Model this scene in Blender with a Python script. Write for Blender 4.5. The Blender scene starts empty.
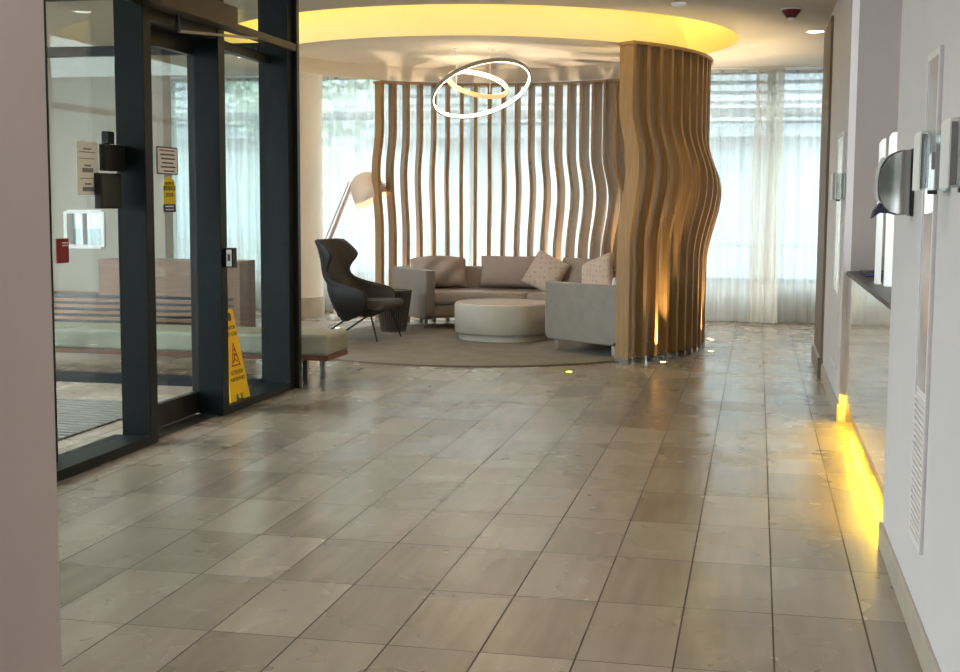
import bpy, bmesh, math, random
from math import sin, cos, pi, radians as R
from mathutils import Vector, Matrix
random.seed(7)
S = bpy.context.scene
C = S.collection

# ------------------------------------------------------------------ materials
def lin(c):
    return tuple((v/12.92 if v <= .04045 else ((v+.055)/1.055)**2.4) for v in (x/255 for x in c)) + (1,)

class NT:
    def __init__(s, name):
        s.m = bpy.data.materials.new(name); s.m.use_nodes = True
        s.t = s.m.node_tree; s.t.nodes.clear()
        s.out = s.n('ShaderNodeOutputMaterial')
    def n(s, typ, **kw):
        x = s.t.nodes.new(typ)
        for k, v in kw.items(): setattr(x, k, v)
        return x
    def l(s, a, ao, b, bi): s.t.links.new(a.outputs[ao], b.inputs[bi])
    def math(s, op, a, b=None, c=None):
        x = s.n('ShaderNodeMath', operation=op)
        for i, v in enumerate((a, b, c)):
            if v is None: continue
            if isinstance(v, (int, float)): x.inputs[i].default_value = v
            else: s.t.links.new(v, x.inputs[i])
        return x.outputs[0]
    def mix(s, fac, a, b, blend='MIX'):
        x = s.n('ShaderNodeMix', data_type='RGBA', blend_type=blend)
        for i, v in ((0, fac), (6, a), (7, b)):
            if hasattr(v, 'is_linked'): s.t.links.new(v, x.inputs[i])
            else: x.inputs[i].default_value = v
        return x.outputs[2]

def pbr(name, col, rough=.6, metal=0, var=.06, scale=6, bump=0, bscale=80, spec=.5, coat=0, stretch=(1, 1, 1), emit=None, es=0):
    t = NT(name); p = t.n('ShaderNodeBsdfPrincipled')
    c = lin(col)
    tc = t.n('ShaderNodeTexCoord'); mp = t.n('ShaderNodeMapping'); mp.inputs['Scale'].default_value = stretch
    t.l(tc, 'Object', mp, 0)
    if var:
        nz = t.n('ShaderNodeTexNoise'); nz.inputs['Scale'].default_value = scale; nz.inputs['Detail'].default_value = 4
        t.l(mp, 0, nz, 'Vector')
        a = tuple(max(0, v*(1-var)) for v in c[:3])+(1,); b = tuple(min(1, v*(1+var)) for v in c[:3])+(1,)
        rp = t.n('ShaderNodeValToRGB'); rp.color_ramp.elements[0].position = .3; rp.color_ramp.elements[1].position = .7
        rp.color_ramp.elements[0].color = a; rp.color_ramp.elements[1].color = b
        t.l(nz, 'Fac', rp, 0); t.l(rp, 0, p, 'Base Color')
    else: p.inputs['Base Color'].default_value = c
    p.inputs['Roughness'].default_value = rough; p.inputs['Metallic'].default_value = metal
    p.inputs['Specular IOR Level'].default_value = spec
    p.inputs['Coat Weight'].default_value = coat
    if bump:
        nb = t.n('ShaderNodeTexNoise'); nb.inputs['Scale'].default_value = bscale; t.l(mp, 0, nb, 'Vector')
        bp = t.n('ShaderNodeBump'); bp.inputs['Strength'].default_value = bump; bp.inputs['Distance'].default_value = .004
        t.l(nb, 'Fac', bp, 'Height'); t.l(bp, 0, p, 'Normal')
    if emit:
        p.inputs['Emission Color'].default_value = emit if len(emit) == 4 else lin(emit); p.inputs['Emission Strength'].default_value = es
    t.l(p, 0, t.out, 0)
    return t.m

def glassy(name, tint=(.86, .93, .9), refl=1.0):
    t = NT(name)
    tr = t.n('ShaderNodeBsdfTransparent'); tr.inputs[0].default_value = tint+(1,)
    gl = t.n('ShaderNodeBsdfGlossy'); gl.inputs['Roughness'].default_value = .0; gl.inputs[0].default_value = (.9, .95, .95, 1)
    ge = t.n('ShaderNodeNewGeometry'); dp = t.n('ShaderNodeVectorMath', operation='DOT_PRODUCT'); t.l(ge, 'Incoming', dp, 0); t.l(ge, 'Normal', dp, 1)
    q = t.math('POWER', t.math('SUBTRACT', 1, t.math('ABSOLUTE', dp.outputs['Value'])), 5)
    f = t.math('MULTIPLY', t.math('MULTIPLY_ADD', q, .96, .04), refl)
    mx = t.n('ShaderNodeMixShader'); t.t.links.new(f, mx.inputs[0]); t.l(tr, 0, mx, 1); t.l(gl, 0, mx, 2)
    t.l(mx, 0, t.out, 0)
    return t.m

def sheer(name, col, alpha):
    t = NT(name)
    tr = t.n('ShaderNodeBsdfTransparent'); tl = t.n('ShaderNodeBsdfTranslucent'); df = t.n('ShaderNodeBsdfDiffuse')
    tl.inputs[0].default_value = lin(col); df.inputs[0].default_value = lin(col)
    tc = t.n('ShaderNodeTexCoord'); mp = t.n('ShaderNodeMapping'); mp.inputs['Scale'].default_value = (14, 14, .05)
    nz = t.n('ShaderNodeTexNoise'); nz.inputs['Scale'].default_value = 1.2; nz.inputs['Detail'].default_value = 3
    t.l(tc, 'Object', mp, 0); t.l(mp, 0, nz, 'Vector')
    a = t.n('ShaderNodeMixShader'); a.inputs[0].default_value = .42
    t.l(tl, 0, a, 1); t.l(df, 0, a, 2)
    f = t.math('MULTIPLY_ADD', nz.outputs[0], .6, alpha-.3)
    b = t.n('ShaderNodeMixShader'); t.t.links.new(f, b.inputs[0]); t.l(tr, 0, b, 1); t.l(a, 0, b, 2)
    t.l(b, 0, t.out, 0)
    return t.m

def wood(name, c1, c2, rough=.45, stretch=(18, 18, 1.2)):
    t = NT(name); p = t.n('ShaderNodeBsdfPrincipled')
    tc = t.n('ShaderNodeTexCoord'); mp = t.n('ShaderNodeMapping'); mp.inputs['Scale'].default_value = stretch
    nz = t.n('ShaderNodeTexNoise'); nz.inputs['Scale'].default_value = 3; nz.inputs['Detail'].default_value = 6; nz.inputs['Distortion'].default_value = .6
    t.l(tc, 'Object', mp, 0); t.l(mp, 0, nz, 'Vector')
    rp = t.n('ShaderNodeValToRGB'); rp.color_ramp.elements[0].position = .3; rp.color_ramp.elements[1].position = .72
    rp.color_ramp.elements[0].color = lin(c1); rp.color_ramp.elements[1].color = lin(c2)
    t.l(nz, 'Fac', rp, 0); t.l(rp, 0, p, 'Base Color')
    p.inputs['Roughness'].default_value = rough
    t.l(p, 0, t.out, 0)
    return t.m

def tile_mat(name, x0, y0, w, d, ca, cb, cgrout, rough=(.17, .36), gw=.006):
    """Rectified stone-look porcelain tiles on a straight grid, each tile a shade of its own, worn to a patchy sheen."""
    t = NT(name); p = t.n('ShaderNodeBsdfPrincipled')
    ge = t.n('ShaderNodeNewGeometry'); sp = t.n('ShaderNodeSeparateXYZ'); t.l(ge, 'Position', sp, 0)
    u = t.math('DIVIDE', t.math('SUBTRACT', sp.outputs[0], x0), w); v = t.math('DIVIDE', t.math('SUBTRACT', sp.outputs[1], y0), d)
    fu, fv = t.math('FLOOR', u), t.math('FLOOR', v)
    cu = t.math('SUBTRACT', u, fu); cv = t.math('SUBTRACT', v, fv)
    eu = t.math('MULTIPLY', t.math('MINIMUM', cu, t.math('SUBTRACT', 1, cu)), w)
    ev = t.math('MULTIPLY', t.math('MINIMUM', cv, t.math('SUBTRACT', 1, cv)), d)
    g = t.math('LESS_THAN', eu, gw/2); g2 = t.math('LESS_THAN', ev, gw*.38)
    grout = t.math('MAXIMUM', g, g2)
    cb_ = t.n('ShaderNodeCombineXYZ'); t.t.links.new(fu, cb_.inputs[0]); t.t.links.new(fv, cb_.inputs[1])
    wn = t.n('ShaderNodeTexWhiteNoise', noise_dimensions='3D'); t.l(cb_, 0, wn, 0)
    # streaks running along the tile, shifted per tile
    mp = t.n('ShaderNodeMapping'); mp.inputs['Scale'].default_value = (15, 1.3, 1)
    vv = t.n('ShaderNodeVectorMath', operation='ADD'); t.l(ge, 'Position', vv, 0)
    vm = t.n('ShaderNodeVectorMath', operation='SCALE'); t.l(wn, 'Color', vm, 0); vm.inputs[3].default_value = 10.5
    t.l(vm, 0, vv, 1); t.l(vv, 0, mp, 0)
    st = t.n('ShaderNodeTexNoise'); st.inputs['Scale'].default_value = 1; st.inputs['Detail'].default_value = 2; st.inputs['Roughness'].default_value = .5
    t.l(mp, 0, st, 'Vector')
    cl = t.n('ShaderNodeTexNoise'); cl.inputs['Scale'].default_value = 3.2; cl.inputs['Detail'].default_value = 2; t.l(vv, 0, cl, 'Vector')
    k = t.math('ADD', t.math('MULTIPLY', wn.outputs[0], .55), t.math('ADD', t.math('MULTIPLY', st.outputs[0], .6), t.math('MULTIPLY', cl.outputs[0], .34)))
    k = t.math('SUBTRACT', k, .30); 
    base = t.mix(k, lin(ca), lin(cb))
    # small dried drips and worn patches
    dr = t.n('ShaderNodeTexVoronoi', feature='F1'); dr.inputs['Scale'].default_value = 3.1
    dd = t.n('ShaderNodeTexNoise'); dd.inputs['Scale'].default_value = 14; t.l(ge, 'Position', dd, 'Vector')
    dv = t.n('ShaderNodeVectorMath', operation='MULTIPLY_ADD'); t.l(dd, 'Color', dv, 0); dv.inputs[1].default_value = (.05, .05, 0); t.l(ge, 'Position', dv, 2)
    t.l(dv, 0, dr, 'Vector')
    spot = t.math('MULTIPLY', t.math('LESS_THAN', dr.outputs['Distance'], .02), .3)
    base = t.mix(spot, base, lin((104, 92, 80)))
    base = t.mix(grout, base, lin(cgrout))
    t.t.links.new(base, p.inputs['Base Color'])
    we = t.n('ShaderNodeTexNoise'); we.inputs['Scale'].default_value = 1.7; we.inputs['Detail'].default_value = 3; we.inputs['Roughness'].default_value = .55
    t.l(ge, 'Position', we, 'Vector')
    mr = t.n('ShaderNodeMapRange'); mr.inputs[1].default_value = .2; mr.inputs[2].default_value = .8; mr.inputs[3].default_value = rough[0]; mr.inputs[4].default_value = rough[1]
    t.l(we, 'Fac', mr, 0)
    rr = t.math('MAXIMUM', mr.outputs[0], t.math('MULTIPLY', grout, .8)); t.t.links.new(rr, p.inputs['Roughness'])
    bp = t.n('ShaderNodeBump'); bp.inputs['Strength'].default_value = .2; bp.inputs['Distance'].default_value = .003
    hh = t.math('SUBTRACT', t.math('MULTIPLY', we.outputs[0], .1), grout); t.t.links.new(hh, bp.inputs['Height']); t.l(bp, 0, p, 'Normal')
    t.l(p, 0, t.out, 0)
    return t.m

def emis(name, col, s):
    t = NT(name); e = t.n('ShaderNodeEmission'); e.inputs[0].default_value = lin(col); e.inputs[1].default_value = s
    t.l(e, 0, t.out, 0); return t.m

M = dict(
    wall=pbr('white_wall_paint', (214, 209, 211), .55, var=.02, scale=3, bump=.05, bscale=300),
    wallpink=pbr('warm_grey_wall_paint', (206, 193, 191), .7, var=.02, scale=3, bump=.08, bscale=260),
    greywall=pbr('taupe_grey_wall_paint', (152, 142, 138), .7, var=.03, scale=4, bump=.05, bscale=300),
    brownwall=pbr('brown_grey_column_paint', (122, 108, 94), .6, var=.04, scale=4),
    backwall=pbr('beige_grey_wall_paint', (158, 150, 136), .7, var=.03, scale=3),
    ceil=pbr('ceiling_paint', (206, 198, 184), .8, var=.02, scale=2),
    plaster=pbr('white_plaster', (228, 218, 204), .75, var=.02, scale=3),
    base=pbr('stone_baseboard', (176, 166, 152), .4, var=.08, scale=8),
    basedark=pbr('dark_stone_baseboard', (112, 100, 88), .4, var=.08, scale=8),
    frame=pbr('dark_blue_grey_powder_coat', (14, 21, 26), .42, var=.05, scale=10, spec=.25),
    black=pbr('black_anodised_metal', (20, 20, 21), .4, var=.1, scale=12),
    bronze=pbr('dark_bronze_cover', (78, 66, 54), .45, metal=.3, var=.05, scale=10),
    chrome=pbr('brushed_steel', (190, 188, 184), .25, metal=1, var=.04, scale=40),
    darkchrome=pbr('smoky_chrome', (150, 147, 143), .12, metal=1, var=.03, scale=30),
    glass=glassy('clear_glazing', (.93, .95, .94), .55),
    acrylic=glassy('clear_acrylic', (.86, .88, .88), 1.3),
    oak=wood('oak_veneer', (138, 107, 68), (162, 129, 86)),
    walnut=wood('walnut_veneer', (104, 72, 50), (132, 94, 68), stretch=(2, 2, 16)),
    redwood=wood('reddish_wood_trim', (96, 54, 36), (124, 74, 50), stretch=(3, 3, 20)),
    leather=pbr('taupe_leather', (128, 121, 113), .42, var=.06, scale=9, bump=.15, bscale=200),
    seatleather=pbr('warm_taupe_leather', (156, 142, 131), .5, var=.06, scale=9, bump=.15, bscale=160),
    cushion=pbr('taupe_cushion_fabric', (160, 146, 136), .75, var=.05, scale=9, bump=.3, bscale=12),
    char=pbr('charcoal_wool', (80, 76, 73), .9, var=.12, scale=60, bump=.3, bscale=350),
    charleather=pbr('black_leather', (16, 17, 20), .6, var=.08, scale=14, bump=.1, bscale=240),
    benchf=pbr('grey_green_bench_vinyl', (150, 148, 134), .5, var=.05, scale=8, bump=.1, bscale=200),
    tablebody=pbr('grey_leather_drum', (182, 178, 168), .5, var=.04, scale=8, bump=.1, bscale=200),
    tabletop=pbr('polished_blush_stone', (234, 218, 206), .16, var=.08, scale=5, stretch=(1, 4, 1)),
    rug=pbr('grey_brown_carpet', (134, 128, 121), .95, var=.14, scale=4, bump=.8, bscale=500),
    rugedge=pbr('rug_binding', (98, 86, 76), .9, var=.08, scale=30),
    slat=pbr('dark_wicker_slat', (92, 82, 76), .6, var=.1, scale=20),
    curtain=sheer('sheer_curtain_cloth', (214, 217, 214), .68),
    curtaind=sheer('overlapping_sheer_cloth', (226, 220, 208), .82),
    rosemetal=pbr('pale_rose_enamel', (200, 172, 158), .4, var=.03),
    lampshade=pbr('blush_white_enamel', (232, 214, 200), .45, var=.02),
    opal=pbr('warm_opal_diffuser', (236, 206, 160), .5, var=0, emit=(255, 206, 130), es=.55),
    greymetal=pbr('pale_grey_metal', (150, 142, 134), .4, var=.03),
    white=pbr('white_enamel', (232, 232, 230), .4, var=.02),
    paper=pbr('white_paper', (226, 224, 220), .7, var=.02),
    ink=pbr('dark_ink', (70, 62, 62), .7, var=0),
    redink=pbr('red_ink', (176, 70, 60), .7, var=0),
    red=pbr('dark_red_plastic', (132, 22, 34), .45, var=.04),
    maroon=pbr('maroon_plastic', (104, 24, 34), .35, var=.04),
    yellow=pbr('yellow_plastic', (255, 204, 14), .42, var=.03),
    stickery=pbr('yellow_vinyl', (226, 200, 52), .5, var=.02),
    navy=pbr('navy_vinyl', (44, 46, 80), .5, var=.02),
    blackink=pbr('black_ink', (24, 22, 20), .6, var=0),
    metalpanel=pbr('satin_metal_panel', (222, 219, 219), .12, metal=0, coat=.5, var=.02, scale=5),
    panelframe=pbr('white_metal_frame', (226, 222, 222), .4, var=.02),
    gloss=pbr('glossy_taupe_laminate', (176, 168, 158), .1, var=.03, scale=3, coat=.4),
    ribs=pbr('mat_rib', (128, 126, 122), .8, var=.06),
    darkgrey=pbr('dark_grey_plastic', (54, 54, 51), .5, var=.04),
    lightink=pbr('faded_print', (128, 122, 120), .7, var=0),
    counter=pbr('dark_stone_counter', (50, 46, 44), .4, var=.1, scale=30),
    matm=pbr('ribbed_entrance_mat', (58, 56, 54), .9, var=.08, scale=30),
    flooring=tile_mat('stone_look_floor_tiles', .0874, 4.5158, .305, .61, (128, 116, 103), (180, 168, 154), (62, 52, 44)),
    louver=pbr('grey_louver', (120, 128, 132), .6, var=.04),
    facade=pbr('pale_concrete_facade', (112, 120, 124), .8, var=.05, scale=.6),
    darkglass=pbr('facade_window', (108, 128, 138), .15, var=.15, scale=.4),
    ground=pbr('grey_pavement', (100, 104, 106), .8, var=.06, scale=.5),
    leaf=pbr('green_leaf', (150, 166, 150), .7, var=.25, scale=1.5),
    bark=pbr('grey_bark', (98, 84, 70), .9, var=.2, scale=6),
    led=emis('warm_white_led', (255, 236, 204), 11),
    ledin=emis('warm_white_led_inner', (255, 226, 180), 9),
    cove=emis('yellow_cove_led', (255, 226, 100), 4.0),
    toe=emis('yellow_toe_kick_led', (255, 210, 50), 45),
    spotlens=emis('uplight_lens', (255, 226, 150), 12),
    downlens=emis('downlight_lens', (255, 250, 240), 14),
)

# ------------------------------------------------------------------ helpers
def put(o, parent=None):
    C.objects.link(o)
    if parent is not None: o.parent = parent
    return o
def rootloc(p):
    while p is not None:
        if p.parent is None: return p.location
        p = p.parent
    return Vector()
def obj(name, bm, mat, parent=None, smooth=False, bevel=0, sub=0, seg=2):
    """Link a bmesh (in world metres) as ONE mesh object; children are stored relative to their thing's base."""
    me = bpy.data.meshes.new(name); bmesh.ops.recalc_face_normals(bm, faces=bm.faces); bm.to_mesh(me); bm.free()
    o = bpy.data.objects.new(name, me)
    put(o, parent)
    if parent is not None: me.transform(Matrix.Translation(-rootloc(parent)))
    else:
        pass
    for m in (mat if isinstance(mat, (list, tuple)) else (mat,)): me.materials.append(M[m])
    if smooth:
        for p in me.polygons: p.use_smooth = True
    if bevel:
        b = o.modifiers.new('bevel', 'BEVEL'); b.width = bevel; b.segments = seg; b.limit_method = 'ANGLE'; b.angle_limit = R(40)
    if sub:
        s = o.modifiers.new('sub', 'SUBSURF'); s.levels = sub; s.render_levels = sub
    return o
def thing(name, label, cat, loc=(0, 0, 0), group=None):
    o = bpy.data.objects.new(name, None); o.empty_display_size = .1; put(o); o.location = loc
    o['label'] = label; o['category'] = cat
    if group: o['group'] = group
    return o
def tag(o, label, cat, group=None, kind=None):
    o['label'] = label; o['category'] = cat
    if group: o['group'] = group
    if kind: o['kind'] = kind
    return o
def struct(name, bm, mat, parent=None, **kw):
    o = obj(name, bm, mat, parent, **kw)
    if parent is None: o['kind'] = 'structure'
    return o
def NB(): return bmesh.new()
def box(bm, x0, x1, y0, y1, z0, z1, mi=0):
    v = [bm.verts.new((x, y, z)) for z in (z0, z1) for y in (y0, y1) for x in (x0, x1)]
    for f in ((0, 2, 3, 1), (4, 5, 7, 6), (0, 1, 5, 4), (2, 6, 7, 3), (0, 4, 6, 2), (1, 3, 7, 5)):
        bm.faces.new([v[i] for i in f]).material_index = mi
    return bm
def B(*a): return box(NB(), *a)
def prism(bm, pts, y0, y1, axis='y', mi=0):
    """Extrude a 2-D outline: axis y -> pts are (x,z); axis x -> (y,z); axis z -> (x,y)."""
    f = {'y': lambda p, t: (p[0], t, p[1]), 'x': lambda p, t: (t, p[0], p[1]), 'z': lambda p, t: (p[0], p[1], t)}[axis]
    a = [bm.verts.new(f(p, y0)) for p in pts]; b = [bm.verts.new(f(p, y1)) for p in pts]
    n = len(pts)
    bm.faces.new(a).material_index = mi; bm.faces.new(b[::-1]).material_index = mi
    for i in range(n): bm.faces.new((a[i], a[(i+1) % n], b[(i+1) % n], b[i])).material_index = mi
    return bm
def tube(bm, pts, r, seg=10, closed=False, r2=None):
    pts = [Vector(p) for p in pts]; n = len(pts); rings = []
    up = None
    for i, p in enumerate(pts):
        if closed: d = (pts[(i+1) % n]-pts[i-1]).normalized()
        else: d = (pts[min(i+1, n-1)]-pts[max(i-1, 0)]).normalized()
        if up is None:
            up = Vector((0, 0, 1)) if abs(d.z) < .9 else Vector((1, 0, 0))
        a = d.cross(up).normalized(); b = a.cross(d).normalized(); up = b
        rr = r if r2 is None else r+(r2-r)*i/max(1, n-1)
        rings.append([bm.verts.new(p+a*rr*cos(2*pi*k/seg)+b*rr*sin(2*pi*k/seg)) for k in range(seg)])
    for i in range(n if closed else n-1):
        A, Bq = rings[i], rings[(i+1) % n]
        for k in range(seg): bm.faces.new((A[k], A[(k+1) % seg], Bq[(k+1) % seg], Bq[k]))
    if not closed: bm.faces.new(rings[0][::-1]); bm.faces.new(rings[-1])
    return bm
def bar(bm, a, b, w, h):
    """Rectangular bar between two points."""
    a, b = Vector(a), Vector(b); d = (b-a).normalized(); up = Vector((0, 0, 1)) if abs(d.z) < .95 else Vector((0, 1, 0))
    s = d.cross(up).normalized()*w/2; u = s.cross(d).normalized()*h/2
    q = [bm.verts.new(p+x) for p in (a, b) for x in (s+u, s-u, -s-u, -s+u)]
    for f in ((0, 1, 2, 3), (7, 6, 5, 4), (0, 4, 5, 1), (1, 5, 6, 2), (2, 6, 7, 3), (3, 7, 4, 0)): bm.faces.new([q[i] for i in f])
    return bm
def lathe(bm, prof, c=(0, 0, 0), seg=48, a0=0, a1=2*pi, cap=False):
    full = abs(a1-a0-2*pi) < 1e-6; n = seg if full else seg+1; rings = []
    for r, z in prof:
        if r < 1e-6: rings.append([bm.verts.new((c[0], c[1], c[2]+z))])
        else: rings.append([bm.verts.new((c[0]+r*cos(a0+(a1-a0)*k/seg), c[1]+r*sin(a0+(a1-a0)*k/seg), c[2]+z)) for k in range(n)])
    for A, D in zip(rings, rings[1:]):
        for k in range(seg):
            k2 = (k+1) % n
            f = []
            for v in ((A[k] if len(A) > 1 else A[0]), (A[k2] if len(A) > 1 else A[0]), (D[k2] if len(D) > 1 else D[0]), (D[k] if len(D) > 1 else D[0])):
                if v not in f: f.append(v)
            if len(f) > 2: bm.faces.new(f)
    if cap and not full:
        bm.faces.new([g[0] for g in rings]); bm.faces.new([g[-1] for g in rings][::-1])
    return bm
def arc(bm, prof, c, a0, a1, seg=24):
    """Sweep a closed (r,z) outline along an arc, with end caps."""
    n = len(prof); rings = []
    for k in range(seg+1):
        a = a0+(a1-a0)*k/seg
        rings.append([bm.verts.new((c[0]+r*cos(a), c[1]+r*sin(a), c[2]+z)) for r, z in prof])
    for A, D in zip(rings, rings[1:]):
        for i in range(n): bm.faces.new((A[i], A[(i+1) % n], D[(i+1) % n], D[i]))
    bm.faces.new(rings[0]); bm.faces.new(rings[-1][::-1])
    return bm
def rrect(x0, x1, z0, z1, r, k=4):
    out = []
    for cx, cz, a in ((x1-r, z1-r, 0), (x0+r, z1-r, pi/2), (x0+r, z0+r, pi), (x1-r, z0+r, 3*pi/2)):
        for i in range(k+1): out.append((cx+r*cos(a+pi/2*i/k), cz+r*sin(a+pi/2*i/k)))
    return out
def text_mesh(name, body, size, mat, parent, m, ext=.0006):
    cu = bpy.data.curves.new(name, 'FONT'); cu.body = body; cu.size = size; cu.align_x = 'CENTER'; cu.align_y = 'CENTER'; cu.extrude = ext
    t = bpy.data.objects.new(name, cu); C.objects.link(t)
    dg = bpy.context.evaluated_depsgraph_get(); me = bpy.data.meshes.new_from_object(t.evaluated_get(dg))
    bpy.data.objects.remove(t); me.name = name
    me.transform(m); me.transform(Matrix.Translation(-rootloc(parent)))
    me.materials.clear(); me.materials.append(M[mat])
    return put(bpy.data.objects.new(name, me), parent)
def facing_x(x, y, z, sx=1):      # text facing +X, reading towards +Y
    return Matrix.Translation((x, y, z)) @ Matrix(((0, 0, 1, 0), (1, 0, 0, 0), (0, 1, 0, 0), (0, 0, 0, 1))) @ Matrix.Diagonal((sx, 1, 1, 1))
def copy_tree(o, parent=None):
    c = o.copy(); C.objects.link(c); c.parent = parent
    for ch in list(o.children): copy_tree(ch, c)
    return c

# ------------------------------------------------------------------ the room
CX, CY = -2.845, 13.0           # axis of the round lounge
HX, HY = -2.74, 12.8           # axis of the round ceiling recess
CH = 3.0
struct('floor', B(-10, 3.2, -5, 16.0, -.2, 0), 'flooring')
# ceiling slab with the round recess
bm = NB(); n = 96; hole = [bm.verts.new((HX+2.52*cos(2*pi*k/n), HY+2.52*sin(2*pi*k/n), CH)) for k in range(n)]
x0, x1, y0, y1 = -6.7, 3.2, -5, 16.0; outer = []
for k in range(n):
    a = 2*pi*k/n; dx, dy = cos(a), sin(a)
    t = min([(x1-HX)/dx if dx > 1e-9 else 1e9, (x0-HX)/dx if dx < -1e-9 else 1e9, (y1-HY)/dy if dy > 1e-9 else 1e9, (y0-HY)/dy if dy < -1e-9 else 1e9])
    outer.append(bm.verts.new((HX+dx*t, HY+dy*t, CH)))
for k in range(n): bm.faces.new((hole[k], hole[(k+1) % n], outer[(k+1) % n], outer[k]))
cs = [bm.verts.new(p) for p in ((x0, y0, CH), (x1, y0, CH), (x1, y1, CH), (x0, y1, CH))]
for c in cs:   # fill the corners the rays do not reach
    q = sorted(outer, key=lambda v: (v.co-c.co).length)
    a = [v for v in q if abs(v.co.x-c.co.x) < 1e-4][:1]; b = [v for v in q if abs(v.co.y-c.co.y) < 1e-4][:1]
    if a and b: bm.faces.new((c, a[0], b[0]))
o = struct('ceiling', bm, 'ceil')
# recess: side wall and lid above
bm = lathe(NB(), [(2.52, CH-.0), (2.52, 3.5), (2.30, 3.5)], (HX, HY, 0), 96)
lathe(bm, [(2.56, CH+.004), (2.56, 3.54), (2.0, 3.54)], (HX, HY, 0), 96)
struct('ceiling_recess', bm, 'plaster', smooth=False)
struct('ceiling_roof', B(-6.7, 3.2, -5, 16.2, 3.75, 3.9), 'ceil')
struct('ceiling_side', B(-10, -6.7, 9.2, 16.0, CH, 3.2), 'ceil')
# hanging plaster drum: flared ring, open below, lid inside
drum = [(2.165, 2.825), (2.12, 2.98), (2.05, 3.2), (1.97, 3.6), (1.90, 3.6), (1.975, 3.2), (2.045, 2.98), (2.115, 2.825)]
bm = NB(); P = drum+[drum[0]]
lathe(bm, P, (CX, CY, 0), 128); lathe(bm, [(2.05, 2.975), (0, 2.975)], (CX, CY, 0), 128)
struct('ceiling_drum', bm, 'plaster', smooth=False)
for p in bpy.data.objects['ceiling_drum'].data.polygons: p.use_smooth = abs(p.normal.z) < .5
# LED cove strip above the drum's rim
t = thing('cove_light', 'yellow light strip hidden in the round ceiling recess around the drum', 'light strip', (HX, HY, 3.44))
obj('led_strip', lathe(NB(), [(2.22, 3.47), (2.49, 3.47), (2.49, 3.49), (2.22, 3.49), (2.22, 3.47)], (HX, HY, 0), 96), 'cove', t)

# right side
XR = .545
bm = B(XR, 1.2, -5, 5.55, 0, CH)
struct('wall_right', bm, 'wall')
struct('baseboard_right', B(XR-.014, XR, -5, 5.56, 0, .105), 'base', bevel=.003)
struct('wall_niche', B(.60, 2.4, 8.75, 8.9, 0, CH), 'greywall')
struct('wall_niche_back', B(2.3, 2.4, 5.55, 8.75, 0, CH), 'wall')
struct('wall_right_far', B(.555, .6, 8.75, 12.15, 0, CH), 'wall')
struct('wall_right_end', B(1.2, 1.3, 8.9, 16.0, 0, CH), 'wall')
struct('baseboard_right_far', B(.541, .555, 8.74, 10.95, 0, .12), 'base', bevel=.003)
struct('wall_column', B(.535, .6, 10.95, 12.15, 0, 2.93), 'brownwall')
struct('trim_1', B(.515, .6, 10.93, 12.2, 0, .17), 'basedark', bevel=.004)
# left near wall end
struct('wall_left', B(-3.4, -1.755, 1.6, 3.0, 0, CH), 'wallpink', bevel=.006)
struct('wall_entrance', B(-10, -3.4, 2.4, 3.0, 0, CH), 'wall')
bm = B(-3.4, .52, -5.1, -5, 2.2, CH); box(bm, -3.4, .52, -5.1, -5, 0, 1.1); box(bm, -3.4, -2.2, -5.1, -5, 1.1, 2.2); box(bm, -.4, .52, -5.1, -5, 1.1, 2.2)
struct('wall_back', bm, 'wall')
struct('wall_back_left', B(-3.5, -3.4, -5.1, 2.4, 0, CH), 'wall')
# lobby wall seen through the vestibule
struct('wall_light_block', B(-10.1, -10, 9.2, 16.0, 0, CH), 'backwall')  # unseen wall added to keep side daylight off the lobby wall
bm = B(-10, -7.36, 12.9, 13.1, 0, CH); box(bm, -6.92, -6.2, 12.9, 13.1, 0, CH); box(bm, -7.36, -6.92, 12.9, 13.1, 0, .92); box(bm, -7.36, -6.92, 12.9, 13.1, 1.30, CH)
struct('wall_lobby', bm, 'backwall')
bm = B(-7.38, -7.34, 12.88, 13.0, .92, 1.30); box(bm, -6.94, -6.90, 12.88, 13.0, .92, 1.30); box(bm, -7.34, -6.94, 12.88, 13.0, .90, .94); box(bm, -7.34, -6.94, 12.88, 13.0, 1.28, 1.32); box(bm, -7.19, -7.165, 12.9, 13.0, .94, 1.28)
f = struct('window_11', bm, 'panelframe'); obj('window_glass', B(-7.34, -6.94, 12.95, 12.955, .94, 1.28), 'glass', f)  # framed opening added to imitate a bright reflection in the entrance pane
# far facade: low wall, header, mullions
struct('wall_far', B(-10, 3.2, 15.98, 16.2, 0, .47), 'base')
struct('wall_far_header', B(-6.7, 3.2, 16.0, 16.2, 3.0, 3.75), 'wall')
struct('wall_far_right', B(1.25, 3.2, 15.9, 16.2, 0, CH), 'wall')
k = 0
xs = [-9.6, -7.6, -5.62, -3.5, -1.75, .12, 1.9]
for a, b in zip(xs, xs[1:]):
    k += 1
    bm = NB(); w = .05
    box(bm, a, a+w, 16.0, 16.08, .47, 3.0); box(bm, b-w, b, 16.0, 16.08, .47, 3.0)
    box(bm, a+w, b-w, 16.0, 16.08, .47, .53); box(bm, a+w, b-w, 16.0, 16.08, 2.97, 3.0); box(bm, a+w, b-w, 16.0, 16.08, 2.46, 2.57)
    f = struct('window_%d' % k, bm, 'frame'); obj('window_glass', B(a+w, b-w, 16.035, 16.045, .53, 2.97), 'glass', f)
# round column
bm = lathe(NB(), [(.37, 0), (.37, CH)], (-5.64, 15.3, 0), 64)
struct('wall_round_column', bm, 'plaster', smooth=True)
struct('trim_2', lathe(NB(), [(.385, 0), (.385, .25), (.37, .25)], (-5.64, 15.3, 0), 64), 'base', smooth=False)

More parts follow.
